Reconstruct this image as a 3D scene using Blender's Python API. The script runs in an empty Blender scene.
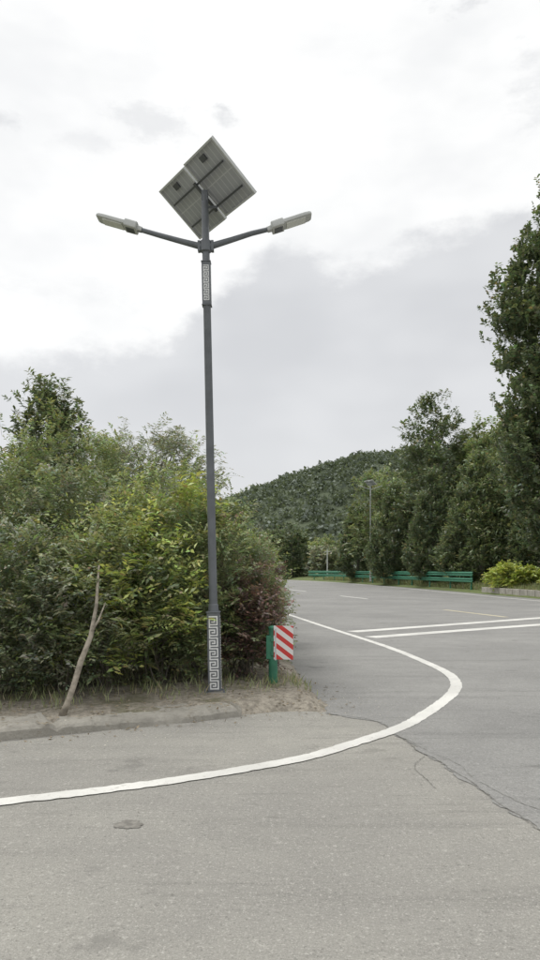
import bpy, math, numpy as np
from mathutils import Vector, Matrix
S = bpy.context.scene
R = math.radians

# ------------------------------------------------------------------ helpers
def link(o):
    S.collection.objects.link(o); return o

def empty(name, loc=(0,0,0)):
    o = bpy.data.objects.new(name, None); o.location = loc
    o.empty_display_size = .2
    return link(o)

def mesh_obj(name, verts, faces, mat=None, parent=None, smooth=False):
    me = bpy.data.meshes.new(name)
    me.from_pydata([tuple(v) for v in verts], [], [tuple(f) for f in faces])
    me.update()
    if smooth:
        me.polygons.foreach_set('use_smooth', [True]*len(me.polygons))
    o = link(bpy.data.objects.new(name, me))
    if mat: me.materials.append(mat)
    if parent: o.parent = parent
    return o

def bevel(o, w=.005, seg=2):
    m = o.modifiers.new('b', 'BEVEL'); m.width = w; m.segments = seg; m.limit_method = 'ANGLE'
    return o

class MB:
    def __init__(s): s.v=[]; s.f=[]
    def box(s, c, d, M=None):
        b=len(s.v); hx,hy,hz=d[0]/2,d[1]/2,d[2]/2
        for z in(-1,1):
            for p in((-1,-1),(1,-1),(1,1),(-1,1)):
                q=Vector((p[0]*hx,p[1]*hy,z*hz))
                if M is not None: q=M@q
                s.v.append(q+Vector(c))
        for f in((3,2,1,0),(4,5,6,7),(0,1,5,4),(1,2,6,5),(2,3,7,6),(3,0,4,7)):
            s.f.append([b+i for i in f])
    def tube(s, pts, rad, n=12, caps=True, rot=0):
        pts=[Vector(p) for p in pts]; b=len(s.v)
        up=None
        for i,p in enumerate(pts):
            a=pts[max(i-1,0)]; c=pts[min(i+1,len(pts)-1)]
            t=(c-a).normalized()
            if up is None:
                up=Vector((1,0,0)) if abs(t.z)>.8 else Vector((0,0,1))
            x=(up-t*up.dot(t)).normalized(); y=t.cross(x); up=x
            for k in range(n):
                an=2*math.pi*k/n+rot
                s.v.append(p+(x*math.cos(an)+y*math.sin(an))*rad[i])
        for i in range(len(pts)-1):
            for k in range(n):
                k2=(k+1)%n
                s.f.append([b+i*n+k,b+i*n+k2,b+(i+1)*n+k2,b+(i+1)*n+k])
        if caps:
            s.f.append([b+k for k in range(n)][::-1]); s.f.append([b+(len(pts)-1)*n+k for k in range(n)])
    def obj(s,name,mat,parent=None,smooth=False,bev=0):
        o=mesh_obj(name,s.v,s.f,mat,parent,smooth)
        if bev: bevel(o,bev)
        return o

# ------------------------------------------------------------------ materials
class N:
    def __init__(s, name):
        s.m=bpy.data.materials.new(name); s.m.use_nodes=True
        s.t=s.m.node_tree; s.b=s.t.nodes['Principled BSDF']
        s.co=s.t.nodes.new('ShaderNodeTexCoord').outputs['Object']
    def set(s,sock,v):
        if isinstance(v,bpy.types.NodeSocket): s.t.links.new(v,sock)
        elif isinstance(v,(tuple,list)) and len(v)==3 and sock.type=='RGBA': sock.default_value=(*v,1)
        else: sock.default_value=v
    def noise(s,scale,detail=4,rough=.55,vec=None,dist=0):
        n=s.t.nodes.new('ShaderNodeTexNoise'); n.inputs['Scale'].default_value=scale
        n.inputs['Detail'].default_value=detail; n.inputs['Roughness'].default_value=rough
        n.inputs['Distortion'].default_value=dist
        s.t.links.new(vec or s.co,n.inputs['Vector']); return n.outputs['Fac']
    def map(s,v,a,b,c=0,d=1):
        n=s.t.nodes.new('ShaderNodeMapRange'); n.interpolation_type='SMOOTHSTEP'
        s.set(n.inputs[0],v)
        for i,x in enumerate((a,b,c,d)): n.inputs[i+1].default_value=x
        return n.outputs[0]
    def mix(s,f,a,b,mode='MIX'):
        n=s.t.nodes.new('ShaderNodeMix'); n.data_type='RGBA'; n.blend_type=mode
        s.set(n.inputs[0],f); s.set(n.inputs[6],a); s.set(n.inputs[7],b); return n.outputs[2]
    def math(s,op,a,b=0,c=0):
        n=s.t.nodes.new('ShaderNodeMath'); n.operation=op
        s.set(n.inputs[0],a); s.set(n.inputs[1],b); s.set(n.inputs[2],c); return n.outputs[0]
    def mapping(s,scale=(1,1,1),rot=(0,0,0),loc=(0,0,0)):
        n=s.t.nodes.new('ShaderNodeMapping'); n.inputs['Scale'].default_value=scale
        n.inputs['Rotation'].default_value=rot; n.inputs['Location'].default_value=loc
        s.t.links.new(s.co,n.inputs['Vector']); return n.outputs[0]
    def sep(s,v=None):
        n=s.t.nodes.new('ShaderNodeSeparateXYZ'); s.t.links.new(v or s.co,n.inputs[0]); return n.outputs
    def bump(s,h,st=.3,d=.01):
        n=s.t.nodes.new('ShaderNodeBump'); n.inputs['Strength'].default_value=st; n.inputs['Distance'].default_value=d
        s.t.links.new(h,n.inputs['Height']); s.t.links.new(n.outputs[0],s.b.inputs['Normal'])
    def fin(s,col,rough=.8,metal=0,spec=.3):
        s.set(s.b.inputs['Base Color'],col); s.set(s.b.inputs['Roughness'],rough)
        s.b.inputs['Metallic'].default_value=metal; s.b.inputs['Specular IOR Level'].default_value=spec
        return s.m

def paint(name,col,rough=.5,var=.15,metal=0,scale=6,spec=.4):
    n=N(name); f=n.map(n.noise(scale,4,.6),.3,.7)
    c=n.mix(f,tuple(x*(1-var) for x in col),tuple(x*(1+var) for x in col))
    return n.fin(c,rough,metal,spec)

def asphalt(name,base,warm,seed=0.,spk=1.):
    n=N(name)
    big=n.map(n.noise(.35,4,.6,n.mapping(loc=(seed,0,0))),.3,.7)
    mid=n.map(n.noise(2.2,5,.72,n.mapping(loc=(0,seed,0))),.35,.7)
    c=n.mix(big,tuple(x*.86 for x in base),tuple(x*1.12*w for x,w in zip(base,warm)))
    c=n.mix(n.math('MULTIPLY',mid,.35),c,tuple(x*.74 for x in base))
    st=n.map(n.noise(1.0,5,.75,n.mapping(scale=(.25,2.6,1),rot=(0,0,R(-10)))),.50,.68)
    c=n.mix(n.math('MULTIPLY',st,.45),c,tuple(x*.6 for x in base))
    st2=n.map(n.noise(1.0,5,.75,n.mapping(scale=(.9,9,1),rot=(0,0,R(6)),loc=(4,2,0))),.56,.68)
    c=n.mix(n.math('MULTIPLY',st2,.42),c,tuple(x*.55 for x in base))
    for sc,lo,hi,am in((14,.58,.72,.42),(40,.56,.70,.7),(105,.55,.70,.8)):
        sp=n.noise(sc,3,.8,n.mapping(loc=(sc,0,0)))
        c=n.mix(n.map(sp,lo,hi,0,am*spk),c,tuple(min(1,x*1.7) for x in base))
        c=n.mix(n.map(sp,1-lo,1-hi,0,am*spk),c,tuple(x*.42 for x in base))
    stn=n.map(n.noise(1.9,4,.6,n.mapping(loc=(seed+11,4,0))),.62,.70,0,.42)
    c=n.mix(stn,c,tuple(x*.5 for x in base))
    n.bump(n.noise(100,3,.75),.7,.008)
    return n.fin(c,.9,0,.2)

m_side=asphalt('old_concrete_asphalt',(.300,.290,.266),(1.0,1,.97),3.)
m_main=asphalt('road_asphalt',(.262,.258,.247),(1,1,.99),8.,spk=.85)

def line_mat(name,col,base,lo=.62,hi=.78):
    n=N(name); w=n.map(n.noise(7,5,.8),lo,hi)
    w2=n.map(n.noise(60,4,.8),.57,.68,0,.6)
    c=n.mix(n.map(n.noise(1.5,3),.3,.7),tuple(x*.8 for x in col),col)
    c=n.mix(w,c,base); c=n.mix(w2,c,base)
    return n.fin(c,.7)
m_line=line_mat('white_road_paint',(.68,.67,.63),(.35,.33,.30),.56,.72)
m_yline=line_mat('worn_yellow_paint',(.58,.52,.36),(.3,.29,.25),.48,.66)
m_crack=paint('filled_crack',(.17,.165,.15),.95,.35,0,9)
m_patch=paint('tar_patch',(.19,.18,.16),.9,.3,0,20)

def ground_mat(name,g1,g2,dirt,lo=.45,hi=.6,sc=1.3):
    n=N(name); f=n.map(n.noise(sc,5,.65),lo,hi)
    g=n.mix(n.map(n.noise(9,4,.7),.3,.7),g1,g2)
    d=n.mix(n.map(n.noise(14,5,.75),.3,.7),tuple(x*.55 for x in dirt),tuple(x*1.15 for x in dirt))
    n.bump(n.noise(30,4,.7),.8,.035)
    return n.fin(n.mix(f,g,d),.95,0,.1)
m_ground=ground_mat('grass_ground',(.08,.11,.04),(.12,.16,.06),(.2,.17,.11),.55,.7,.3)
m_verge=ground_mat('dirt_verge',(.16,.15,.10),(.20,.19,.13),(.36,.325,.27),.36,.50,1.6)
m_rverge=ground_mat('grass_verge',(.11,.14,.06),(.18,.21,.09),(.27,.24,.17),.55,.7,.6)

def kerb_mat():
    n=N('weathered_concrete'); f=n.map(n.noise(3,6,.7),.3,.7)
    c=n.mix(f,(.29,.275,.24),(.46,.435,.385))
    c=n.mix(n.map(n.noise(6,6,.75),.52,.64,0,.7),c,(.20,.18,.14))
    n.bump(n.noise(18,6,.8),1.0,.03)
    return n.fin(c,.93,0,.2)
m_kerb=kerb_mat()

def leaf_mat(name,tr=.25):
    m=bpy.data.materials.new(name); m.use_nodes=True; t=m.node_tree
    for x in list(t.nodes):
        if x.type=='BSDF_PRINCIPLED': t.nodes.remove(x)
    o=t.nodes['Material Output']
    a=t.nodes.new('ShaderNodeAttribute'); a.attribute_name='Col'
    b=t.nodes.new('ShaderNodeBsdfDiffuse'); t.links.new(a.outputs['Color'],b.inputs['Color'])
    gl=t.nodes.new('ShaderNodeBsdfGlossy'); gl.inputs['Roughness'].default_value=.45; gl.inputs['Color'].default_value=(.9,.95,1,1)
    m1=t.nodes.new('ShaderNodeMixShader'); m1.inputs[0].default_value=.06
    t.links.new(b.outputs[0],m1.inputs[1]); t.links.new(gl.outputs[0],m1.inputs[2])
    tl=t.nodes.new('ShaderNodeBsdfTranslucent')
    g=t.nodes.new('ShaderNodeMix'); g.data_type='RGBA'; g.blend_type='MULTIPLY'; g.inputs[0].default_value=1
    t.links.new(a.outputs['Color'],g.inputs[6]); g.inputs[7].default_value=(1.5,1.5,1.05,1)
    t.links.new(g.outputs[2],tl.inputs['Color'])
    mx=t.nodes.new('ShaderNodeMixShader'); mx.inputs[0].default_value=tr
    t.links.new(m1.outputs[0],mx.inputs[1]); t.links.new(tl.outputs[0],mx.inputs[2]); t.links.new(mx.outputs[0],o.inputs['Surface'])
    return m
m_leaf=leaf_mat('leaf_foliage')

m_pole=paint('grey_painted_steel',(.135,.145,.158),.45,.12)
m_polelt=paint('pale_grey_painted_steel',(.45,.46,.47),.45,.12)
m_white=paint('white_enamel',(.75,.76,.75),.5,.06)
m_alu=paint('cast_aluminium',(.50,.51,.50),.5,.06,.1)
m_lens=paint('lamp_lens',(.68,.69,.66),.25,.05)
m_frame=paint('panel_frame',(.10,.105,.11),.4,.1,.3)
m_cell=paint('solar_cell',(.012,.016,.04),.15,.3)
m_green=paint('green_rail_paint',(.045,.19,.115),.5,.2)
m_galv=paint('galvanised_steel',(.55,.56,.56),.5,.12,.1)
m_bark=paint('grey_bark',(.27,.24,.195),.9,.35,0,14,.1)
def back_mat():
    n=N('panel_backsheet'); br=n.t.nodes.new('ShaderNodeTexBrick')
    br.offset=0; br.inputs['Scale'].default_value=1; br.inputs['Brick Width'].default_value=.36; br.inputs['Row Height'].default_value=.085
    br.inputs['Mortar Size'].default_value=.006; br.inputs['Color1'].default_value=(.36,.37,.39,1); br.inputs['Color2'].default_value=(.39,.40,.415,1)
    br.inputs['Mortar'].default_value=(.52,.53,.54,1); n.t.links.new(n.co,br.inputs['Vector'])
    return n.fin(br.outputs['Color'],.5)
m_back=back_mat()
def stripe_mat():
    n=N('red_white_reflective'); o=n.sep(); d=n.math('SUBTRACT',n.math('MULTIPLY',o[2],1.0),n.math('MULTIPLY',o[0],-.75))
    f=n.math('FRACT',n.math('MULTIPLY',d,7.2)); s_=n.map(f,.48,.5)
    e=n.map(n.noise(40,4),.6,.75,0,.3)
    return n.fin(n.mix(e,n.mix(s_,(.62,.06,.055),(.78,.76,.74)),(.45,.35,.32)),.4)
m_stripe=stripe_mat()

# ------------------------------------------------------------------ geometry of the place (metres; camera stands at x=0,y=0)
LY=[-14,0,4.26,6.68,7.34,7.75,8.3,9.3,11.75,15.9,23,30,45,70,100,140,190]
LX=[3.6,2.3,1.6,1.2,1.10,.60,.62,.50,.35,.22,-.1,-.9,-2.6,-6,-12,-24,-44]
RY=[-14,5,18,30,38,52,68,93,120,150,190]
RX=[25,20,17.5,15.0,13.7,12.6,11,7.5,1,-9,-27]
lx=lambda y: np.interp(y,LY,LX); rx=lambda y: np.interp(y,RY,RX)

mesh_obj('ground',[(-1500,-1500,-.06),(1500,-1500,-.06),(1500,2500,-.06),(-1500,2500,-.06)],[(0,1,2,3)],m_ground)
mesh_obj('side_road',[(-40,-30,0),(40,-30,0),(40,9.2,0),(-40,9.2,0)],[(0,1,2,3)],m_side)
ys=np.concatenate([np.arange(-14,12,.05),np.arange(12,30,.35),np.arange(30,190,2)])
V=[];F=[]; rj=np.random.default_rng(1)
for i,y in enumerate(ys):
    jit=.02*math.sin(y*9)+.015*math.sin(y*23+1)+.01*math.sin(y*61)+rj.normal(0,.007)
    V+= [(lx(y)+jit,y,.004),(rx(y)+.7,y,.004)]
    if i: F.append((2*i-2,2*i-1,2*i+1,2*i))
mesh_obj('main_road',V,F,m_main)

def smooth_poly(P,step=.12):
    P=np.array(P,float); out=[]
    for i in range(len(P)-1):
        p0=P[max(i-1,0)];p1=P[i];p2=P[i+1];p3=P[min(i+2,len(P)-1)]
        k=max(2,int(np.linalg.norm(p2-p1)/step))
        for j in range(k):
            t=j/k
            out.append(.5*((2*p1)+(-p0+p2)*t+(2*p0-5*p1+4*p2-p3)*t*t+(-p0+3*p1-3*p2+p3)*t**3))
    out.append(P[-1]); return np.array(out)
def strip(name,P,w,z,mat,step=.12,jw=.004,wander=0,seed=5):
    C=smooth_poly(P,step); T=np.gradient(C,axis=0); T/=np.linalg.norm(T,axis=1)[:,None]
    Nn=np.stack([-T[:,1],T[:,0]],1); rg=np.random.default_rng(seed)
    if wander:
        wv=np.cumsum(rg.normal(0,wander,len(C))); wv-=np.linspace(0,wv[-1],len(C)); C=C+Nn*wv[:,None]
    j=rg.normal(0,jw,(len(C),2))
    A=C+Nn*(w/2+j[:,:1]); B=C-Nn*(w/2+j[:,1:])
    V=[];F=[]
    for i in range(len(C)):
        V+=[(A[i,0],A[i,1],z),(B[i,0],B[i,1],z)]
        if i: F.append((2*i-2,2*i-1,2*i+1,2*i))
    return mesh_obj(name,V,F,mat)
strip('edge_line',[(-22,-4.6),(-12,.1),(-6,2.85),(-3.2,4.15),(-1.80,4.79),(-1.19,5.05),(-.524,5.39),(.246,5.90),(.709,6.38),(1.275,7.06),(1.76,7.91),(2.275,9.0),(2.55,9.88),(2.66,10.83),(2.60,12.13),(2.38,14.3),(1.91,17.2),(1.5,19.6),(.85,23.7),(0,29),(-1.5,42),(-4.6,65),(-10.5,95)],.15,.0075,m_line,.05,.005)
strip('edge_line',[(19.3,5),(16.9,18),(14.5,30),(13.2,38),(12.1,52),(10.5,68),(7.0,93),(.5,120),(-9.5,150)],.2,.0075,m_line,1)
strip('stop_line',[(2.05,18.0),(4.9,20.2),(7.7,22.4),(9,23.4)],.42,.0077,m_line)
strip('stop_line',[(2.3,16.5),(4.9,18.4),(7.6,20.3),(10.2,22.1)],.42,.0077,m_line)
strip('centre_line',[(7.75,23.6),(7.2,26),(6.78,28)],.2,.0075,m_yline)
strip('centre_line',[(5.2,38.5),(4.7,40.7),(4.2,43)],.2,.0075,m_line)
strip('centre_line',[(2.6,52),(1.5,57)],.2,.0075,m_line)
for i,(P,w) in enumerate([
  ([(1.18,6.75),(1.35,6.2),(1.5,5.75),(1.5,5.3),(1.72,4.7),(2.0,4.3)],.005),
  ([(1.28,6.0),(1.1,5.6),(1.18,5.1)],.004),
  ([(1.62,4.25),(1.2,6.68)],.008),([(1.62,4.25),(1.95,2.2),(2.3,0)],.008),
  ([(.62,7.78),(1.1,7.35),(1.2,6.7)],.008)]):
    strip('pavement_crack',P,w,.0064,m_crack,.03,w*.35,.006,i+10)
def blob(name,cx,cy,rx_,ry_,mat,seed,z=.0035):
    rg=np.random.default_rng(seed); n=60; a=np.arange(n)*2*np.pi/n; r=1+rg.normal(0,.06,n)+.10*np.sin(a*3+seed)+.06*np.sin(a*7)
    V=[(cx+math.cos(t)*rx_*q,cy+math.sin(t)*ry_*q,z) for t,q in zip(a,r)]
    mesh_obj(name,V,[tuple(range(n))],mat)
blob('tar_patch',-.86,4.38,.085,.075,m_patch,3)

# left verge height field -------------------------------------------------
KERB=np.array([(-14,1.0),(-6,4.80),(-2.43,6.52),(-1.18,7.12),(-.30,7.62)])
BND=np.array([(-30,-6.7),(-14,1.0),(-6,4.80),(-2.43,6.52),(-1.18,7.12),(-.21,7.68),(.25,7.82),(.66,7.80),(.74,8.2),(.58,9.3),(.43,11.75),(.28,15.9),(-.05,23),(-.85,30),(-2.55,45)])
def sdist(X,Y):
    D=np.full(X.shape,1e9)
    for a,b in zip(BND[:-1],BND[1:]):
        d=b-a; L=(d**2).sum()
        t=np.clip(((X-a[0])*d[0]+(Y-a[1])*d[1])/L,0,1)
        D=np.minimum(D,np.hypot(X-a[0]-t*d[0],Y-a[1]-t*d[1]))
    poly=np.vstack([BND,[(-60,45),(-60,-6.7)]]); ins=np.zeros(X.shape,bool)
    for a,b in zip(poly,np.roll(poly,-1,0)):
        c=((a[1]>Y)!=(b[1]>Y))
        with np.errstate(divide='ignore',invalid='ignore'):
            xx=(b[0]-a[0])*(Y-a[1])/(b[1]-a[1])+a[0]
        ins^=c&(X<xx)
    return np.where(ins,D,-D)
def wob(X,Y,s=1.):
    return (np.sin(X*3.1*s+Y*1.7*s)+np.sin(X*-1.9*s+Y*4.3*s+1)+np.sin(X*7.7*s+Y*5.9*s+2)*.6+np.sin(X*13*s-Y*11*s)*.4)/3
def vz(X,Y):
    d=sdist(X,Y)+.05*wob(X,Y,2.2)
    s=np.clip(d/.35,0,1); s=s*s*(3-2*s)
    far=np.clip((d-1)/6,0,1)
    return np.where(d<-.02,-.03,-.012+.115*s+.02*wob(X,Y,1.1)*s+.008*wob(X,Y,6)*s+.25*far)
def grid(name,x0,x1,y0,y1,st,fz,mat):
    xs=np.arange(x0,x1+st/2,st); yy=np.arange(y0,y1+st/2,st); X,Y=np.meshgrid(xs,yy); Z=fz(X,Y)
    nx,ny=len(xs),len(yy); v=np.stack([X,Y,Z],-1).reshape(-1,3)
    idx=np.arange(nx*ny).reshape(ny,nx)
    f=np.stack([idx[:-1,:-1],idx[:-1,1:],idx[1:,1:],idx[1:,:-1]],-1).reshape(-1,4)
    me=bpy.data.meshes.new(name); me.vertices.add(len(v)); me.vertices.foreach_set('co',v.ravel())
    me.loops.add(f.size); me.loops.foreach_set('vertex_index',f.ravel().astype(np.int32))
    me.polygons.add(len(f)); me.polygons.foreach_set('loop_start',np.arange(0,f.size,4).astype(np.int32))
    me.update(calc_edges=True); me.polygons.foreach_set('use_smooth',np.ones(len(f),bool))
    me.materials.append(mat); return link(bpy.data.objects.new(name,me))
grid('roadside_verge',-14,1.2,1,26,.06,vz,m_verge)
mesh_obj('field',[(-60,3,.02),(-14,1.5,.02),(-14,26,.2),(-1.2,26,.1),(-3.2,45,.1),(-7,70,.1),(-13,100,.1),(-26,140,.1),(-60,190,.1),(-300,190,.1),(-300,3,.1)],[tuple(range(11))],m_ground)

# kerb: old broken cast concrete edging
rg=np.random.default_rng(2)
C=smooth_poly(KERB,.05); T=np.gradient(C,axis=0); T/=np.linalg.norm(T,axis=1)[:,None]; Nn=np.stack([-T[:,1],T[:,0]],1)
kv=[];kf=[]
prof=[(0,-.02),(.012,.07),(.045,.100),(.14,.11),(.26,.112),(.40,.11),(.54,.108),(.60,.05)]; npf=len(prof)
s_=np.concatenate([[0],np.cumsum(np.linalg.norm(np.diff(C,axis=0),axis=1))])
for i in range(len(C)):
    u=s_[i]; jt=abs((u%1.9)-.95)>.935
    wv=.03*math.sin(u*1.1)+.022*math.sin(u*3.7+1)+.014*math.sin(u*11)+rg.normal(0,.004)
    chip=.05*max(0,math.sin(u*2.3)-.55)+.04*max(0,math.sin(u*5.9+2)-.7)
    tilt=.008*math.sin(math.floor(u/1.9)*2.4)
    for (o,z) in prof:
        oo=o+(chip*1.2 if z>.05 and o<.1 else 0)+wv*(1.6 if o>.3 else .4)
        zz=z
        if z>.04: zz=z-chip*(1 if o<.1 else .2)+tilt+rg.normal(0,.0035)-(.03 if jt else 0)
        kv.append((C[i,0]+Nn[i,0]*oo,C[i,1]+Nn[i,1]*oo,zz))
    if i:
        b=(i-1)*npf
        for k in range(npf-1): kf.append((b+k,b+k+npf,b+k+npf+1,b+k+1))
kf.append(tuple((len(C)-1)*npf+k for k in range(npf)))
mesh_obj('concrete_kerb',kv,kf,m_kerb,smooth=False)

# right verge
V=[];F=[]; offs=[(.35,-.02),(.8,.08),(1.6,.32),(3,.45),(7,.6),(20,1.2),(60,3),(160,6)]
for i,y in enumerate(np.arange(-14,190,1.)):
    for k,(o,z) in enumerate(offs):
        V.append((rx(y)+.4+o+.06*math.sin(y*2.1+k)*(k<3),y,z+.03*math.sin(y*1.3+k*2)*(k>1)))
    if i:
        b=(i-1)*8
        for k in range(7): F.append((b+k,b+k+1,b+k+9,b+k+8))
mesh_obj('grass_bank',V,F,m_rverge,smooth=True)

# ------------------------------------------------------------------ plants
def rnd_unit(rg,n):
    v=rg.normal(size=(n,3)); return v/np.linalg.norm(v,axis=1)[:,None]
def norm(v): return v/np.maximum(np.linalg.norm(v,axis=-1,keepdims=True),1e-9)

def np_mesh(name,verts,quads,cols,mat):
    me=bpy.data.meshes.new(name); me.vertices.add(len(verts)); me.vertices.foreach_set('co',verts.astype(np.float32).ravel())
    q=quads.astype(np.int32)
    me.loops.add(q.size); me.loops.foreach_set('vertex_index',q.ravel())
    me.polygons.add(len(q)); me.polygons.foreach_set('loop_start',np.arange(0,q.size,4,dtype=np.int32))
    me.update(calc_edges=True)
    a=me.color_attributes.new('Col','FLOAT_COLOR','POINT')
    a.data.foreach_set('color',np.concatenate([cols,np.ones((len(cols),1))],1).astype(np.float32).ravel())
    me.materials.append(mat); return link(bpy.data.objects.new(name,me))

def leaves_from(base,dirn,nrm,ln,w,col):
    side=norm(np.cross(dirn,nrm)); up=norm(np.cross(side,dirn))
    l=ln[:,None]; ww=w[:,None]
    v=np.stack([base, base+dirn*l*.45+side*ww*.5+up*l*.05, base+dirn*l-up*l*.08, base+dirn*l*.45-side*ww*.5+up*l*.05],1)
    return v.reshape(-1,3), np.repeat(col,4,0)

def tubes(segs,n=5):
    V=[];Q=[];b=0
    for pts,rad in segs:
        pts=np.array(pts,float); k=len(pts)
        t=norm(np.gradient(pts,axis=0)); ref=np.array([.31,.95,.1]); x=norm(np.cross(t,ref)); y=np.cross(t,x)
        an=np.arange(n)*2*np.pi/n
        r=np.array(rad)[:,None,None]
        v=pts[:,None]+(x[:,None]*np.cos(an)[None,:,None]+y[:,None]*np.sin(an)[None,:,None])*r
        V.append(v.reshape(-1,3))
        for i in range(k-1):
            for j in range(n):
                j2=(j+1)%n; Q.append((b+i*n+j,b+i*n+j2,b+(i+1)*n+j2,b+(i+1)*n+j))
        b+=k*n
    return np.concatenate(V),np.array(Q)

PAL={
 'mid':((.13,.16,.09),(.28,.33,.175)),
 'dark':((.09,.115,.07),(.19,.23,.13)),
 'bright':((.25,.30,.09),(.47,.53,.17)),
 'grey':((.18,.20,.15),(.33,.355,.27)),
 'cyp':((.085,.112,.07),(.18,.22,.125)),
 'purple':((.13,.09,.085),(.29,.20,.18)),
 'olive':((.175,.205,.095),(.34,.385,.17)),
 'yel':((.30,.36,.09),(.5,.55,.16)),
 'hill':((.065,.085,.06),(.15,.18,.11)),  # greyer greens with distance haze painted into the leaf colour
}
ell=lambda t: np.sqrt(np.clip(1-(2*t-1)**2,0,1))
round_=lambda t: np.clip(np.sqrt(np.clip(1-(2*t-1)**2,0,1))*1.0+.15*(t<.5),0,1)
tear=lambda t: np.clip(1.35*np.sqrt(np.clip(t*6,0,1))*(1-t)**.62*.86,0,1)
col_=lambda t: np.clip(np.sqrt(np.clip(t*5,0,1))*np.clip((1-t)*2.8,0,1)**.5,0,1)

def plant(name,cx,cy,z0,z1,rxy,prof=ell,K=60,T=12,L=14,leaf=(.05,.022),twig=.35,sig=.14,pal='mid',seed=0,
          trunk=.03,limbs=14,limb_r=.012,inner=.55,up=.35,droop=.25,stemcol=(.16,.14,.11),multi=False,trunk_z=None,tz=.75,mixp=None,mixf=.3,lobe=1.):
    rg=np.random.default_rng(seed+1000); H=z1-z0; r0,r1=rxy
    t=rg.random(K*6); p=prof(t); keep=rg.random(K*6)<p; t=t[keep][:K]; K=len(t)
    an=rg.random(K)*2*np.pi; rr=prof(t)*(inner+(1-inner)*np.sqrt(rg.random(K)))
    lob=1+lobe*(.13*np.sin(an*3+seed+t*5)+.08*np.sin(an*5-t*9+seed*2))
    rr*=lob
    cc=np.stack([cx+np.cos(an)*rr*r0,cy+np.sin(an)*rr*r1,z0+t*H],1)
    cb=rg.random(K)
    idx=np.repeat(np.arange(K),T); n=len(idx)
    sg=sig*min(r0,r1)*(.6+.8*rg.random(K))
    pos=cc[idx]+np.clip(rg.normal(size=(n,3)),-2,2)*sg[idx][:,None]
    axis=np.stack([np.full(n,cx),np.full(n,cy),z0+.35*(pos[:,2]-z0)],1)
    out=norm(pos-axis)
    d=norm(out*.8+np.array([0,0,up])+rnd_unit(rg,n)*.65)
    tl=twig*(.5+rg.random(n))
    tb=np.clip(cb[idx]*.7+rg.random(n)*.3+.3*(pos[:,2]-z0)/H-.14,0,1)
    m=n*L; ti=np.repeat(np.arange(n),L); s=np.tile(np.linspace(.08,1,L),n)+rg.normal(0,.03,m)
    sd=np.where(np.arange(m)%2==0,1.,-1.)
    D=d[ti]; ref=norm(rnd_unit(rg,n)*.5+np.array([0,0,1]))[ti]
    sv=norm(np.cross(D,ref))
    bend=(s**2)[:,None]*tl[ti][:,None]*np.array([0,0,-droop])
    base=pos[ti]+D*(s*tl[ti])[:,None]+bend
    ld=norm(D*.55+sv*sd[:,None]*.9+np.array([0,0,-droop*.8])+rnd_unit(rg,m)*.35)
    nr=norm(ref+rnd_unit(rg,m)*.6)
    csz=(.75+.6*rg.random(K))[idx][ti]
    ln=leaf[0]*(.6+.8*rg.random(m))*csz; w=leaf[1]*(.7+.6*rg.random(m))*csz
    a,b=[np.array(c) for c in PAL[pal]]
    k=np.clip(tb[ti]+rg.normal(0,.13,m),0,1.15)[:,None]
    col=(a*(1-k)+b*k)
    if mixp:
        a2,b2=[np.array(c) for c in PAL[mixp]]; sel=(rg.random(K)<mixf)[idx][ti]
        col=np.where(sel[:,None],a2*(1-k)+b2*k,col)
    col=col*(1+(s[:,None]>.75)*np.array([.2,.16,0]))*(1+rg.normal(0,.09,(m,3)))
    dead=rg.random(m)<.012; col[dead]=(.33,.26,.13)
    col=np.clip(col,.005,.75)
    v,c=leaves_from(base,ld,nr,ln,w,col)
    q=np.arange(m*4).reshape(-1,4)
    segs=[]
    tz1=z0+H*tz
    zb=trunk_z if trunk_z is not None else z0
    if multi:
        for i in range(multi):
            a0=rg.random()*6.28; e=cc[rg.integers(K)]
            bpt=np.array([cx+math.cos(a0)*r0*.3*rg.random(),cy+math.sin(a0)*r1*.3*rg.random(),zb])
            midp=bpt*.5+e*.5+np.array([0,0,H*.12])+rg.normal(size=3)*.05
            segs.append(([bpt,(bpt+midp)/2+rg.normal(size=3)*.03,midp,e],[trunk,trunk*.85,trunk*.6,trunk*.2]))
    else:
        w1=rg.normal(size=2)*.03*H*.3
        segs.append(([(cx,cy,zb-.1),(cx+w1[0],cy+w1[1],zb+(tz1-zb)*.35),(cx-w1[0]*.5,cy+w1[1],zb+(tz1-zb)*.7),(cx,cy,tz1)],[trunk*1.2,trunk,trunk*.7,trunk*.25]))
    for i in rg.permutation(K)[:limbs]:
        e=cc[i]; zs=zb+(e[2]-zb)*(.45+.25*rg.random()); zs=min(zs,tz1)
        s0=np.array([cx,cy,zs]); mid=(s0+e)/2+np.array([0,0,.06*np.linalg.norm(e-s0)])
        segs.append(([s0,mid,e],[limb_r,limb_r*.7,limb_r*.25]))
    tv,tq=tubes(segs)
    tq=tq+len(v); tc=np.tile(np.array(stemcol),(len(tv),1))*(1+.2*rg.normal(size=(len(tv),1)))
    wv=.004*max(1,leaf[0]/.05); sdv=norm(np.cross(d,rnd_unit(rg,n)))*wv*.5
    e=pos+d*tl[:,None]+np.array([0,0,-droop])*tl[:,None]; s0=pos-d*tl[:,None]*.4
    sv4=np.stack([s0-sdv,s0+sdv,e+sdv*.3,e-sdv*.3],1).reshape(-1,3)
    sq=np.arange(n*4).reshape(-1,4)+len(v)+len(tv); sc=np.tile(np.array(stemcol)*np.array([.9,1.2,.8]),(len(sv4),1))
    return np_mesh(name,np.concatenate([v,tv,sv4]),np.concatenate([q,tq,sq]),np.clip(np.concatenate([c,tc,sc]),.004,.8),m_leaf)

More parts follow.
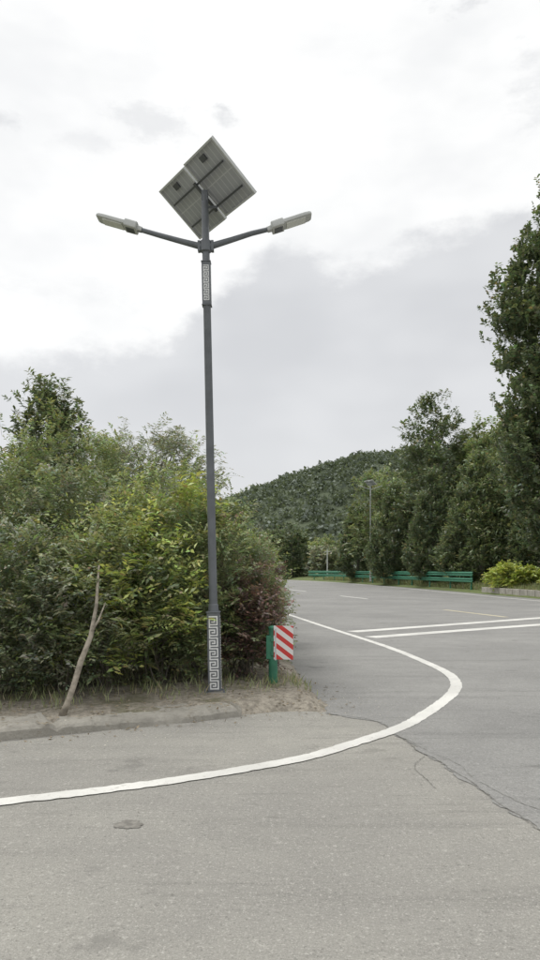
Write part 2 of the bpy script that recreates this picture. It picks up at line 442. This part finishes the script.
sd=0
def shrub(x,y,zt,r0,r1,pal='mid',K=70,T=12,L=13,leaf=(.06,.027),z0=.25,name='shrub',**kw):
    global sd; sd+=1
    return plant(name,x,y,z0,zt,(r0,r1),round_,K,T,L,leaf,kw.pop('twig',.30),kw.pop('sig',.17),pal,sd,trunk=.014,limbs=10,limb_r=.008,multi=kw.pop('multi',9),trunk_z=.05,inner=.55,**kw)

# back row of the thicket
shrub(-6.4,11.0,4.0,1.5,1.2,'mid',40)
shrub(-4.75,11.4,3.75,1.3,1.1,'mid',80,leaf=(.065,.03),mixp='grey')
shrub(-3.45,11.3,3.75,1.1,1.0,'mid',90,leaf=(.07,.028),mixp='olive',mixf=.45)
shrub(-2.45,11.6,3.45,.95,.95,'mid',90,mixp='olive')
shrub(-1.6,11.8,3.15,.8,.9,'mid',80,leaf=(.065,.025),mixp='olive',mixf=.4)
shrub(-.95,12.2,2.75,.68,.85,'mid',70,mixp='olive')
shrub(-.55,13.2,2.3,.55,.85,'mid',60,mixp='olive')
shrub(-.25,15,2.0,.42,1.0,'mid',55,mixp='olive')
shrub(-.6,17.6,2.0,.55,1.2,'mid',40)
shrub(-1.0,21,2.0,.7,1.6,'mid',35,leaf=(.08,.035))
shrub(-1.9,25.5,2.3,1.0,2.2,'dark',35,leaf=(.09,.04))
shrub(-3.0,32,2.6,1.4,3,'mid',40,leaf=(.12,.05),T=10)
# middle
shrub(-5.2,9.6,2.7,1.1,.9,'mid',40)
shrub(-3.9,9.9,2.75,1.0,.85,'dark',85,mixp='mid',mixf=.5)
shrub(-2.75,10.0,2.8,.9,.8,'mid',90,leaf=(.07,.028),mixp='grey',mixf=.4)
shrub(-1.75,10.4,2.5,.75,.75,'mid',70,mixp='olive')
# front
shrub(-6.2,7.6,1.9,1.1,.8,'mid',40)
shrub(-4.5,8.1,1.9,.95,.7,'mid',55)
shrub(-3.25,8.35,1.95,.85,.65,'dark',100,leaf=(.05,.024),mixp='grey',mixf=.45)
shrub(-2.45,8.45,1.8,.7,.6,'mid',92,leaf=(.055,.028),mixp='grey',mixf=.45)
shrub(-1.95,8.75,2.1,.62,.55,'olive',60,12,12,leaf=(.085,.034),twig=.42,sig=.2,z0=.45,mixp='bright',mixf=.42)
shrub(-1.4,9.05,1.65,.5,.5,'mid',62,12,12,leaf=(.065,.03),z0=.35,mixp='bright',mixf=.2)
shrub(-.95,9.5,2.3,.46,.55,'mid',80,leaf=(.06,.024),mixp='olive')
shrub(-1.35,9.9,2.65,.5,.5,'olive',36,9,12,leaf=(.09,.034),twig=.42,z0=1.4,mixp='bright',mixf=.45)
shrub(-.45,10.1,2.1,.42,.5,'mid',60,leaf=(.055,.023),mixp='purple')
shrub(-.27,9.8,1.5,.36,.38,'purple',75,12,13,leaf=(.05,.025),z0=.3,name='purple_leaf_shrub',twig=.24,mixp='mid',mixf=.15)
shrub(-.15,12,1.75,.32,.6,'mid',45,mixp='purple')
# trees behind the thicket
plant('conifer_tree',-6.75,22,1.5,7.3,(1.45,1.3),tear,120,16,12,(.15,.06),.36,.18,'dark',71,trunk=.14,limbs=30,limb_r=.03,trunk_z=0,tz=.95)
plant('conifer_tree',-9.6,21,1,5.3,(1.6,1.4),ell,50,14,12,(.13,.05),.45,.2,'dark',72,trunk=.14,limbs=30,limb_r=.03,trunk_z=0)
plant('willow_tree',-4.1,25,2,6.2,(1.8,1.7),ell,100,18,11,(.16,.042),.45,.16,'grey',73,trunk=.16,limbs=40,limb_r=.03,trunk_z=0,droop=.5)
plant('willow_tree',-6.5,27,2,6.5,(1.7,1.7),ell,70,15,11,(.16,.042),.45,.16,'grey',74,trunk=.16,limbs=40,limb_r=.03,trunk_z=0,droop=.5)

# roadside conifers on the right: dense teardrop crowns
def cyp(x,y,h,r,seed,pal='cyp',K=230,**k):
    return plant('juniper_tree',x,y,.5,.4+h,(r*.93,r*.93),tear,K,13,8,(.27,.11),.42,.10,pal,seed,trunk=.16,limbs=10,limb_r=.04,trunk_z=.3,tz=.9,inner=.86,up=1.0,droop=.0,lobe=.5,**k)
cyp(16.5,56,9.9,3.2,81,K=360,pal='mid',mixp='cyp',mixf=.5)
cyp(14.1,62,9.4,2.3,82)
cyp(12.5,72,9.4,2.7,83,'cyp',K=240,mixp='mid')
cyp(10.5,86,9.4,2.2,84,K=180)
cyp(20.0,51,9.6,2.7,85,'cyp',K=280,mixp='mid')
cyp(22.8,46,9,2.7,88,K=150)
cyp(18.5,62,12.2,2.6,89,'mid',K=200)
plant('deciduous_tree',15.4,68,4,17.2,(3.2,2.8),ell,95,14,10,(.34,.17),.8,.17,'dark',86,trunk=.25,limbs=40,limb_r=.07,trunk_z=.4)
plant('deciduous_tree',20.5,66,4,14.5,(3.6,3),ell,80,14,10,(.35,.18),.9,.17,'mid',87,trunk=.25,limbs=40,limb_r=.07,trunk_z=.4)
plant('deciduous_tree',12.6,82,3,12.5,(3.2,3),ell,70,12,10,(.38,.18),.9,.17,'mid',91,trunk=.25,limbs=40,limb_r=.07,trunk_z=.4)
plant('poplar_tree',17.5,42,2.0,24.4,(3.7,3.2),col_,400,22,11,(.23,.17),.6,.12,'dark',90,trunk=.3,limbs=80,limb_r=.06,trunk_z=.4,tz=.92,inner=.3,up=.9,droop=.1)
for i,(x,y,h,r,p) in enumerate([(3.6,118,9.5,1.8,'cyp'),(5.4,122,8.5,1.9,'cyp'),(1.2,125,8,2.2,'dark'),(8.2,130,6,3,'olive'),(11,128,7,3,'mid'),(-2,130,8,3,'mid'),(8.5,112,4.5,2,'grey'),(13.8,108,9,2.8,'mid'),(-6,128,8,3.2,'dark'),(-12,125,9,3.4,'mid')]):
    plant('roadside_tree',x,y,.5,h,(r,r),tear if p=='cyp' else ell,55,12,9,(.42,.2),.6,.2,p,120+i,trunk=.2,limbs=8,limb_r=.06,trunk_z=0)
shrub(15.6,46,1.75,1.5,.8,'yel',60,12,11,leaf=(.17,.09),z0=.5,name='hedge_bush')
shrub(18.2,43,1.8,1.5,.8,'yel',60,12,11,leaf=(.17,.09),z0=.5,name='hedge_bush')

# bare leaning trunk in front of the thicket
mb=MB(); mb.tube([(-2.08,7.12,.05),(-2.02,7.18,.22),(-1.97,7.24,.40),(-1.93,7.35,.62),(-1.86,7.47,.86),(-1.86,7.7,1.15),(-1.9,8.0,1.6)],[.040,.033,.030,.031,.026,.020,.010],10)
mb.tube([(-1.87,7.48,.88),(-1.80,7.55,1.02),(-1.76,7.7,1.2)],[.016,.012,.006],6)
mb.obj('bare_tree_trunk',m_bark,smooth=True)

# grass -----------------------------------------------------------------
def grass(name,P,h,w,pal,seed,lean=.5):
    rg=np.random.default_rng(seed); n=len(P)
    d=norm(np.array([0,0,1.])+rnd_unit(rg,n)*lean); sv=norm(np.cross(d,rnd_unit(rg,n)))
    hh=h*(.4+rg.random(n)); a,b=[np.array(c) for c in PAL[pal]]; k=rg.random(n)[:,None]; col=a*(1-k)+b*k
    dry=rg.random(n)<.2; col[dry]=(.40,.34,.21)
    v,c=leaves_from(P,d,np.cross(d,sv),hh,np.full(n,w),col)
    return np_mesh(name,v,np.arange(n*4).reshape(-1,4),c,m_leaf)
rg=np.random.default_rng(9)
X=rg.uniform(-7,.7,60000); Y=rg.uniform(3.5,14,60000); D=sdist(X,Y)
dens=np.clip((D-.55)/.6,0.0,1)*(.35+.65*(wob(X,Y,1.3)>0))*(wob(X+3,Y,3)>-.25)
nearsign=np.exp(-((X-.22)**2+(Y-9.3)**2)/.09)
k=(rg.random(60000)<np.clip(dens*.4+nearsign*.9,0,1))&(D>.05)
X,Y=X[k],Y[k]; grass('verge_grass',np.stack([X,Y,vz(X,Y)-.005],1),.13,.011,'olive',4)
y=rg.uniform(20,100,26000); o=1.1+rg.random(26000)**1.5*4; 
grass('bank_grass',np.stack([rx(y)+.4+o,y,.1+np.clip((o-.8)/2,0,1)*.35],1),.35,.05,'olive',6)
def litter(name,n,xr,yr,dr,size,cols,seed):
    rg=np.random.default_rng(seed)
    X=rg.uniform(*xr,n); Y=rg.uniform(*yr,n); D=sdist(X,Y); k=(D>dr[0]+rg.random(n)*.4)&(D<dr[1]); X,Y,D=X[k],Y[k],D[k]; n=len(X)
    Z=np.where(D>0,vz(X,Y)+.01,.010); Z=np.where((D>0)&(D<.6)&(X<-.3),.122,Z)
    dd=rnd_unit(rg,n); dd[:,2]*=.15; dd=norm(dd)
    v,c=leaves_from(np.stack([X,Y,Z],1),dd,norm(np.array([0,0,1.])+rnd_unit(rg,n)*.3),size*(.5+rg.random(n)),size*.5*(.5+rg.random(n)),np.array([cols])*(.5+rg.random((n,1))))
    np_mesh(name,v,np.arange(n*4).reshape(-1,4),c,m_leaf)
litter('leaf_litter',2600,(-4,1.2),(4,10),(-.35,1.3),.04,(.25,.20,.14),31)
litter('gravel',2600,(-4,1.4),(4,10),(-.75,.6),.018,(.42,.39,.34),32)
litter('scattered_grit',260,(-3,3),(2.6,9),(-6,0),.012,(.22,.2,.17),33)

# ------------------------------------------------------------------ hill
HX=[-400,-200,-90,-50,-10,5,21,31,62,94,200,400]; HZ=[20,12,10,16,26.5,32.5,37,39.5,44.5,47,64,74]
def hz(X,Y):
    h=np.interp(X,HX,HZ); t=np.clip((Y-140)/115,0,1); s=t*t*(3-2*t); b=np.clip((Y-262)/300,0,1)
    n=np.sin(X*.05+Y*.03)+np.sin(X*.11-Y*.07+2)*.5+np.sin(X*.23+Y*.19)*.25
    ridge=np.sin(X*.085+Y*.02+1)
    return h*s*(1-.5*b)+n*1.6*s*(1-.6*t)+ridge*2.5*s*(1-t)*2-.4
m_hill=ground_mat('hill_scrub',(.085,.105,.068),(.12,.14,.09),(.16,.16,.115),.55,.7,.05)  # aerial haze is put into this grey-green base colour, no fog volume
grid('hill',-400,400,138,560,4,hz,m_hill)
rg=np.random.default_rng(21)
n=11000; X=rg.uniform(-100,170,n); Y=140+rg.random(n)**.8*130; Z=hz(X,Y)
r=rg.uniform(.6,2.0,n)*(1+.5*(rg.random(n)<.06)); q=18
ci=np.repeat(np.arange(n),q); dv=rnd_unit(rg,n*q); dv[:,2]=np.abs(dv[:,2])
P=np.stack([X,Y,Z+.1],1)[ci]+dv*(r[ci]*(.55+.5*rg.random(n*q)))[:,None]*np.array([1,1,1.0])
a,b=[np.array(c) for c in PAL['hill']]; kk=np.clip(rg.random(n)[ci]*.7+rg.random(n*q)*.2+dv[:,2]*.2,0,1)[:,None]
v,c=leaves_from(P,norm(rnd_unit(rg,n*q)+dv*.3),norm(dv+rnd_unit(rg,n*q)*.5),r[ci]*.6,r[ci]*.45,a*(1-kk)+b*kk)
np_mesh('hillside_trees',v,np.arange(len(P)*4).reshape(-1,4),c,m_leaf)

# ------------------------------------------------------------------ solar street lamp
KEY=["#######","......#","#####.#","#...#.#","#.###.#","#.....#","#######","#......"]
def greek(mb,w,z0,z1,off,rot):
    units=round((z1-z0)/(w*8/7)); rows=units*8-1; ch=(z1-z0)/rows; cw=w/7
    M=Matrix.Rotation(rot,3,'Z')
    for r_ in range(rows):
        line=KEY[r_%8]; c0=0
        while c0<7:
            if line[c0]=='#':
                c1=c0
                while c1<7 and line[c1]=='#': c1+=1
                b=len(mb.v); zt=z1-r_*ch; zb=zt-ch
                for (x,z) in((-w/2+c0*cw,zb),(-w/2+c1*cw,zb),(-w/2+c1*cw,zt),(-w/2+c0*cw,zt)):
                    mb.v.append(M@Vector((x,-off,z)))
                mb.f.append([b,b+1,b+2,b+3]); c0=c1
            else: c0+=1
def lamp(loc,lean,hpole=5.9,m_pole=m_pole,m_alu=m_alu,yaw=0):
    P=empty('solar_street_lamp',loc); P.rotation_euler=(0,lean,yaw)
    dz=hpole-5.9
    mb=MB()
    mb.box((0,0,.012),(.27,.27,.022))
    mb.box((0,0,.49),(.15,.15,.93))
    mb.box((0,0,.965),(.165,.165,.016))
    for sx in(-1,1):
        for sy in(-1,1): mb.tube([(sx*.11,sy*.11,.02),(sx*.11,sy*.11,.06)],[.012,.012],6)
    mb.obj('base_box',m_pole,P,bev=.004)
    mb=MB()
    mb.tube([(0,0,.97),(0,0,1.05),(0,0,1.06),(0,0,4.62+dz),(0,0,4.63+dz),(0,0,5.13+dz),(0,0,5.14+dz),(0,0,5.94+dz)],[.064,.060,.050,.045,.050,.050,.045,.042],24)
    o=mb.obj('shaft',m_pole,P,True); o.data.set_sharp_from_angle(angle=R(35))
    mb=MB(); mb.box((0,0,4.88+dz),(.104,.104,.50)); mb.box((0,0,4.622+dz),(.116,.116,.012)); mb.box((0,0,5.138+dz),(.116,.116,.012))
    mb.obj('upper_box',m_pole,P,bev=.003)
    mb=MB()
    for k in range(4):
        greek(mb,.106,.05,.92,.0775,k*math.pi/2); greek(mb,.066,4.67+dz,5.09+dz,.0545,k*math.pi/2)
    mb.obj('greek_key_pattern',m_white,P)
    mb=MB()
    za=5.33+dz
    mb.tube([(0,0,za-.07),(0,0,za-.06),(0,0,za+.06),(0,0,za+.07)],[.05,.068,.068,.05],20)
    for s,zz,xe in((-1,.23,.82),(1,.20,.80)):
        mb.tube([(0,0,za),(s*.09,0,za+.01),(s*.3,0,za+.07),(s*.55,0,za+.145),(s*xe,0,za+zz)],[.038,.038,.033,.030,.027],14)
        mb.box((s*.08,0,za),(.03,.075,.12))
    o=mb.obj('arms',m_pole,P,True); o.data.set_sharp_from_angle(angle=R(40))
    for s,zz,xe in((-1,.23,.76),(1,.20,.74)):
        ang=R(17); ux=Vector((s*math.cos(ang),0,math.sin(ang))); un=Vector((-s*math.sin(ang),0,math.cos(ang)))
        o0=Vector((s*xe,0,za+zz-.02))
        rings=[(0,.036,.03),(.05,.040,.034),(.055,.090,.050),(.065,.100,.054),(.20,.104,.054),(.205,.104,.030),(.46,.104,.028),(.52,.098,.025),(.545,.085,.018),(.55,.075,.012)]
        V=[];F=[];n=24
        for i,(d,w,t) in enumerate(rings):
            for k in range(n):
                a=2*math.pi*(k+.5)/n; ca,sa=math.cos(a),math.sin(a)
                yy=math.copysign(abs(ca)**.28,ca)*w; tt=math.copysign(abs(sa)**.32,sa)*t*(1 if sa>0 else .7)
                V.append(o0+ux*d+un*tt+Vector((0,yy,0)))
            if i:
                for k in range(n):
                    k2=(k+1)%n; F.append(((i-1)*n+k,(i-1)*n+k2,i*n+k2,i*n+k))
        F.append(tuple(range(n))); F.append(tuple((len(rings)-1)*n+k for k in range(n)))
        o=mesh_obj('lamp_head',V,F,m_alu,P,True); o.data.set_sharp_from_angle(angle=R(30))
        Mx=Matrix((ux,Vector((0,1,0)),un)).transposed()
        mb=MB(); mb.box(o0+ux*.35-un*.024,(.24,.16,.012),Mx); mb.obj('led_lens',m_lens,P,bev=.004)
        mb=MB(); mb.box(o0+ux*.13-un*.040,(.10,.12,.01),Mx); mb.obj('driver_cover',m_frame,P,bev=.003)
    Lv=Vector((.472,.33,-.46)); Sv=Vector((-.367,.526,0)); Ll=Lv.length; Sl=Sv.length
    ex=Lv.normalized(); ey=Sv.normalized(); ez=ex.cross(ey)
    flip=1
    if ez.z<0: ez=-ez
    Mx=Matrix((ex,ey,ez)).transposed()
    if Mx.determinant()<0: Mx=Matrix((ex,-ey,ez)).transposed(); flip=-1
    pan=empty('solar_panels'); pan.parent=P; pan.location=(.01,.03,6.0+dz); pan.rotation_euler=Mx.to_euler()
    pl=Ll; pw=Sl
    for s in(-1,1):
        cy=s*(pw/2+.018); ox=.010*s*flip
        mb=MB(); mb.box((0,0,0),(pl-.03,pw-.03,.010)); o=mb.obj('panel_back',m_back,pan); o.location=(ox,cy,.008)
        mb=MB(); mb.box((ox,cy,.018),(pl-.03,pw-.03,.006)); mb.obj('panel_cells',m_cell,pan)
        mb=MB()
        for t in(-1,1):
            mb.box((ox,cy+t*(pw/2-.011),0),(pl-.044,.022,.036)); mb.box((ox+t*(pl/2-.011),cy,0),(.022,pw,.036))
        mb.obj('panel_rim',m_alu,pan)
        mb=MB(); mb.box((ox-.27,cy,-.010),(.07,.10,.02)); mb.obj('junction_box',m_frame,pan,bev=.003)
    mb=MB()
    for t in(-.62,1): mb.box((t*.2,0,-.031),(.022,pw*2-.12,.026))
    mb.box((.04,0,-.055),(.40,.035,.022))
    mb.obj('mount_rails',m_frame,pan)
    mb=MB(); mb.box((0,0,5.93+dz),(.075,.075,.12)); 
    mb.tube([(0,0,5.80+dz),(.14,.08,5.84+dz)],[.016,.016],8)
    mb.obj('mount_bracket',m_pole,P,bev=.004)
    return P
lamp((-.655,8.6,.085),-R(1.2))
lamp((10.6,76,.35),0,hpole=10.3,m_pole=m_polelt,m_alu=m_galv)

# ------------------------------------------------------------------ hazard marker on guardrail end post
P=empty('hazard_marker_post',(.04,9.25,.06))
mb=MB()
mb.tube([(-.0,0,-.1),(0,0,.74)],[.057,.057],20); mb.tube([(0,0,.74),(0,0,.755),(0,0,.775)],[.063,.063,.03],20)
o=mb.obj('post',m_green,P,True); o.data.set_sharp_from_angle(angle=R(40))
mb=MB()
for x,z in((0,.42),(0,.60)): mb.box((x+.05,-.062,z),(.16,.02,.05))
mb.box((-.02,.0,.5),(.14,.1,.30)); mb.obj('spacer_block',m_green,P,bev=.008)
mb=MB(); mb.box((0,0,0),(.25,.008,.43)); o=mb.obj('striped_board',m_stripe,P,bev=.003); o.location=(.13,-.085,.565); o.rotation_euler=(0,0,R(-8))
mb=MB(); mb.box((.03,-.076,.54),(.02,.006,.4)); mb.obj('board_backing',m_galv,P)

# ------------------------------------------------------------------ W-beam guardrail
def guardrail(name,P,zf,mat,h=.75,ps=4.0,tiers=1):
    G=empty(name); C=smooth_poly(P,1.0); T=np.gradient(C,axis=0); T/=np.linalg.norm(T,axis=1)[:,None]; Nn=np.stack([-T[:,1],T[:,0]],1)
    prof=[(0,-.155),(.03,-.14),(.08,-.10),(.08,-.06),(0,-.015),(0,.015),(.08,.06),(.08,.10),(.03,.14),(0,.155)]
    for tr in range(tiers):
        V=[];F=[];n=len(prof)
        for i in range(len(C)):
            for o,z in prof: V.append((C[i,0]+Nn[i,0]*o,C[i,1]+Nn[i,1]*o,zf+h-.155+z-tr*.44))
            if i:
                for k in range(n-1): F.append(((i-1)*n+k,(i-1)*n+k+1,i*n+k+1,i*n+k))
        o=mesh_obj('beam',V,F,mat,G)
        md=o.modifiers.new('s','SOLIDIFY'); md.thickness=.008; md.offset=0
    mb=MB(); d=0
    for i in range(1,len(C)):
        d+=np.linalg.norm(C[i]-C[i-1])
        if d>ps or i==1:
            d=0; x,y=C[i]-Nn[i]*.12; mb.tube([(x,y,zf-.4),(x,y,zf+h+.02)],[.065,.065],10)
            bx,by=C[i]-Nn[i]*.04; mb.box((bx,by,zf+h-.155),(.1,.1,.2))
    mb.obj('posts',mat,G); return G
ys_=[50,56,62,70,80,93,106]
guardrail('green_guardrail',[(float(rx(y))+1.35,y) for y in ys_],.42,m_green,1.0,4,2)
guardrail('pale_guardrail',[(8.5,122),(3,127),(-4,133),(-12,139)],.3,m_galv,.85)

# low stone edging on the right
mb=MB(); rg=np.random.default_rng(3)
y=20.
while y<48:
    l=.95; a=Vector((float(rx(y))+1.25,y+.5,.2)); dx=float(rx(y+1)-rx(y)); ang=math.atan2(-dx,1)
    mb.box(a,(.22+.02*rg.random(),l,.42+.03*rg.random()),Matrix.Rotation(ang,3,'Z')); y+=1.0
mb.obj('stone_edging',m_kerb,bev=.02)

P=empty('utility_pole',(8.6,108,0)); mb=MB(); mb.tube([(0,0,0),(0,0,4.6)],[.09,.07],10); mb.box((0,0,4.3),(.9,.08,.08)); mb.obj('pole',m_galv,P)

# ------------------------------------------------------------------ world
SUN_EL,SUN_AZ=58,-55
w=bpy.data.worlds.new('World'); S.world=w; w.use_nodes=True; t=w.node_tree
bg=t.nodes['Background']
def nd(ty,**k):
    n=t.nodes.new(ty)
    for a,b in k.items(): setattr(n,a,b)
    return n
def M(op,a,b=0,c=0):
    n=nd('ShaderNodeMath',operation=op)
    for i,v in enumerate((a,b,c)):
        if isinstance(v,bpy.types.NodeSocket): t.links.new(v,n.inputs[i])
        else: n.inputs[i].default_value=v
    return n.outputs[0]
def SM(v,a,b,c=0,d=1):
    n=nd('ShaderNodeMapRange',interpolation_type='SMOOTHSTEP'); t.links.new(v,n.inputs[0])
    for i,x in enumerate((a,b,c,d)): n.inputs[i+1].default_value=x
    return n.outputs[0]
def MX(f,a,b):
    n=nd('ShaderNodeMix',data_type='RGBA')
    for i,v in((0,f),(6,a),(7,b)):
        if isinstance(v,bpy.types.NodeSocket): t.links.new(v,n.inputs[i])
        else: n.inputs[i].default_value=v if i==0 else (*v,1)
    return n.outputs[2]
sky=nd('ShaderNodeTexSky',sky_type='NISHITA'); sky.sun_disc=False; sky.sun_elevation=R(SUN_EL); sky.sun_rotation=R(SUN_AZ)
tc=nd('ShaderNodeTexCoord'); sp=nd('ShaderNodeSeparateXYZ'); t.links.new(tc.outputs['Generated'],sp.inputs[0])
x,y,z=sp.outputs
hor=M('SQRT',M('ADD',M('MULTIPLY',x,x),M('MULTIPLY',y,y))); el=M('DIVIDE',z,M('MAXIMUM',hor,.02)); az=M('ARCTAN2',x,y)
cv=nd('ShaderNodeCombineXYZ'); t.links.new(az,cv.inputs[0]); t.links.new(M('MULTIPLY',el,1.7),cv.inputs[1])
def NZ(s,d=4,r=.6,off=0):
    n=nd('ShaderNodeTexNoise'); n.noise_dimensions='2D'; n.inputs['Scale'].default_value=s; n.inputs['Detail'].default_value=d; n.inputs['Roughness'].default_value=r
    a=nd('ShaderNodeVectorMath',operation='ADD'); a.inputs[1].default_value=(off,off*.7,off*.3); t.links.new(cv.outputs[0],a.inputs[0]); t.links.new(a.outputs[0],n.inputs['Vector']); return n.outputs['Fac']
cr=nd('ShaderNodeValToRGB'); cr.color_ramp.interpolation='LINEAR'
pts=[(0,.25),(.14,.275),(.30,.31),(.361,.325),(.41,.38),(.50,.445),(.55,.43),(.60,.415),(.66,.425),(.72,.465),(.83,.475),(1,.46)]
e=cr.color_ramp.elements
while len(e)<len(pts): e.new(.5)
for i,(p,v) in enumerate(pts): e[i].position=p; e[i].color=(v,v,v,1)
t.links.new(M('ADD',az,.5),cr.inputs[0])
n_big=NZ(3.2,4,.55,8); n_fine=NZ(13,5,.65,20)
edge=M('ADD',M('SUBTRACT',cr.outputs[0],el),M('ADD',M('MULTIPLY',M('SUBTRACT',n_big,.5),.10),M('MULTIPLY',M('SUBTRACT',n_fine,.5),.06)))
mask=SM(edge,-.012,.032)
upper=MX(SM(n_big,.46,.74),(1.06,1.06,1.05),(.96,.965,.965))
lower=MX(SM(NZ(3,3,.5,1.5),.35,.65),(.70,.708,.725),(.79,.797,.81))
lower=MX(SM(el,.05,.32,.55,0),lower,(.83,.835,.845))
col=MX(mask,upper,lower)
for (a0,e0,ra,re,amt) in[(-.15,.615,.11,.045,.5),(-.065,.62,.035,.03,.7),(.31,.79,.13,.055,.8),(.36,.63,.06,.08,.45),(-.36,.585,.06,.018,.6),(-.25,.575,.06,.03,.3),(-.28,.375,.14,.03,.2)]:
    da=M('DIVIDE',M('SUBTRACT',az,a0),ra); de=M('DIVIDE',M('SUBTRACT',el,e0),re)
    g=M('SUBTRACT',1,M('SQRT',M('ADD',M('MULTIPLY',da,da),M('MULTIPLY',de,de))))
    g=M('ADD',g,M('MULTIPLY',M('SUBTRACT',n_fine,.5),2.6))
    col=MX(SM(g,.15,1.1,0,amt),col,(.74,.75,.765))
col=MX(SM(el,.85,2.2),col,(1.8,1.8,1.77))
b1=nd('ShaderNodeBackground'); t.links.new(col,bg.inputs['Color']); bg.inputs['Strength'].default_value=1.0
t.links.new(sky.outputs[0],b1.inputs['Color']); b1.inputs['Strength'].default_value=.10
ms=nd('ShaderNodeMixShader'); ms.inputs[0].default_value=.06
t.links.new(bg.outputs[0],ms.inputs[1]); t.links.new(b1.outputs[0],ms.inputs[2]); t.links.new(ms.outputs[0],t.nodes['World Output'].inputs['Surface'])

sl=bpy.data.lights.new('sun','SUN'); sl.energy=1.5; sl.angle=R(22); sl.color=(1,.98,.94); so=link(bpy.data.objects.new('sun',sl))
dv=Vector((math.sin(R(SUN_AZ))*math.cos(R(SUN_EL)),math.cos(R(SUN_AZ))*math.cos(R(SUN_EL)),math.sin(R(SUN_EL))))
so.rotation_euler=dv.to_track_quat('Z','Y').to_euler()

# ------------------------------------------------------------------ camera
cd=bpy.data.cameras.new('camera'); cam=link(bpy.data.objects.new('camera',cd)); S.camera=cam
cd.sensor_fit='VERTICAL'; cd.sensor_height=36; cd.lens=27; cd.shift_y=.09375; cd.clip_end=6000
cam.location=(0,0,1.55); cam.rotation_euler=(R(90),0,0)
S.view_settings.view_transform='Standard'; S.view_settings.look='None'; S.view_settings.exposure=0
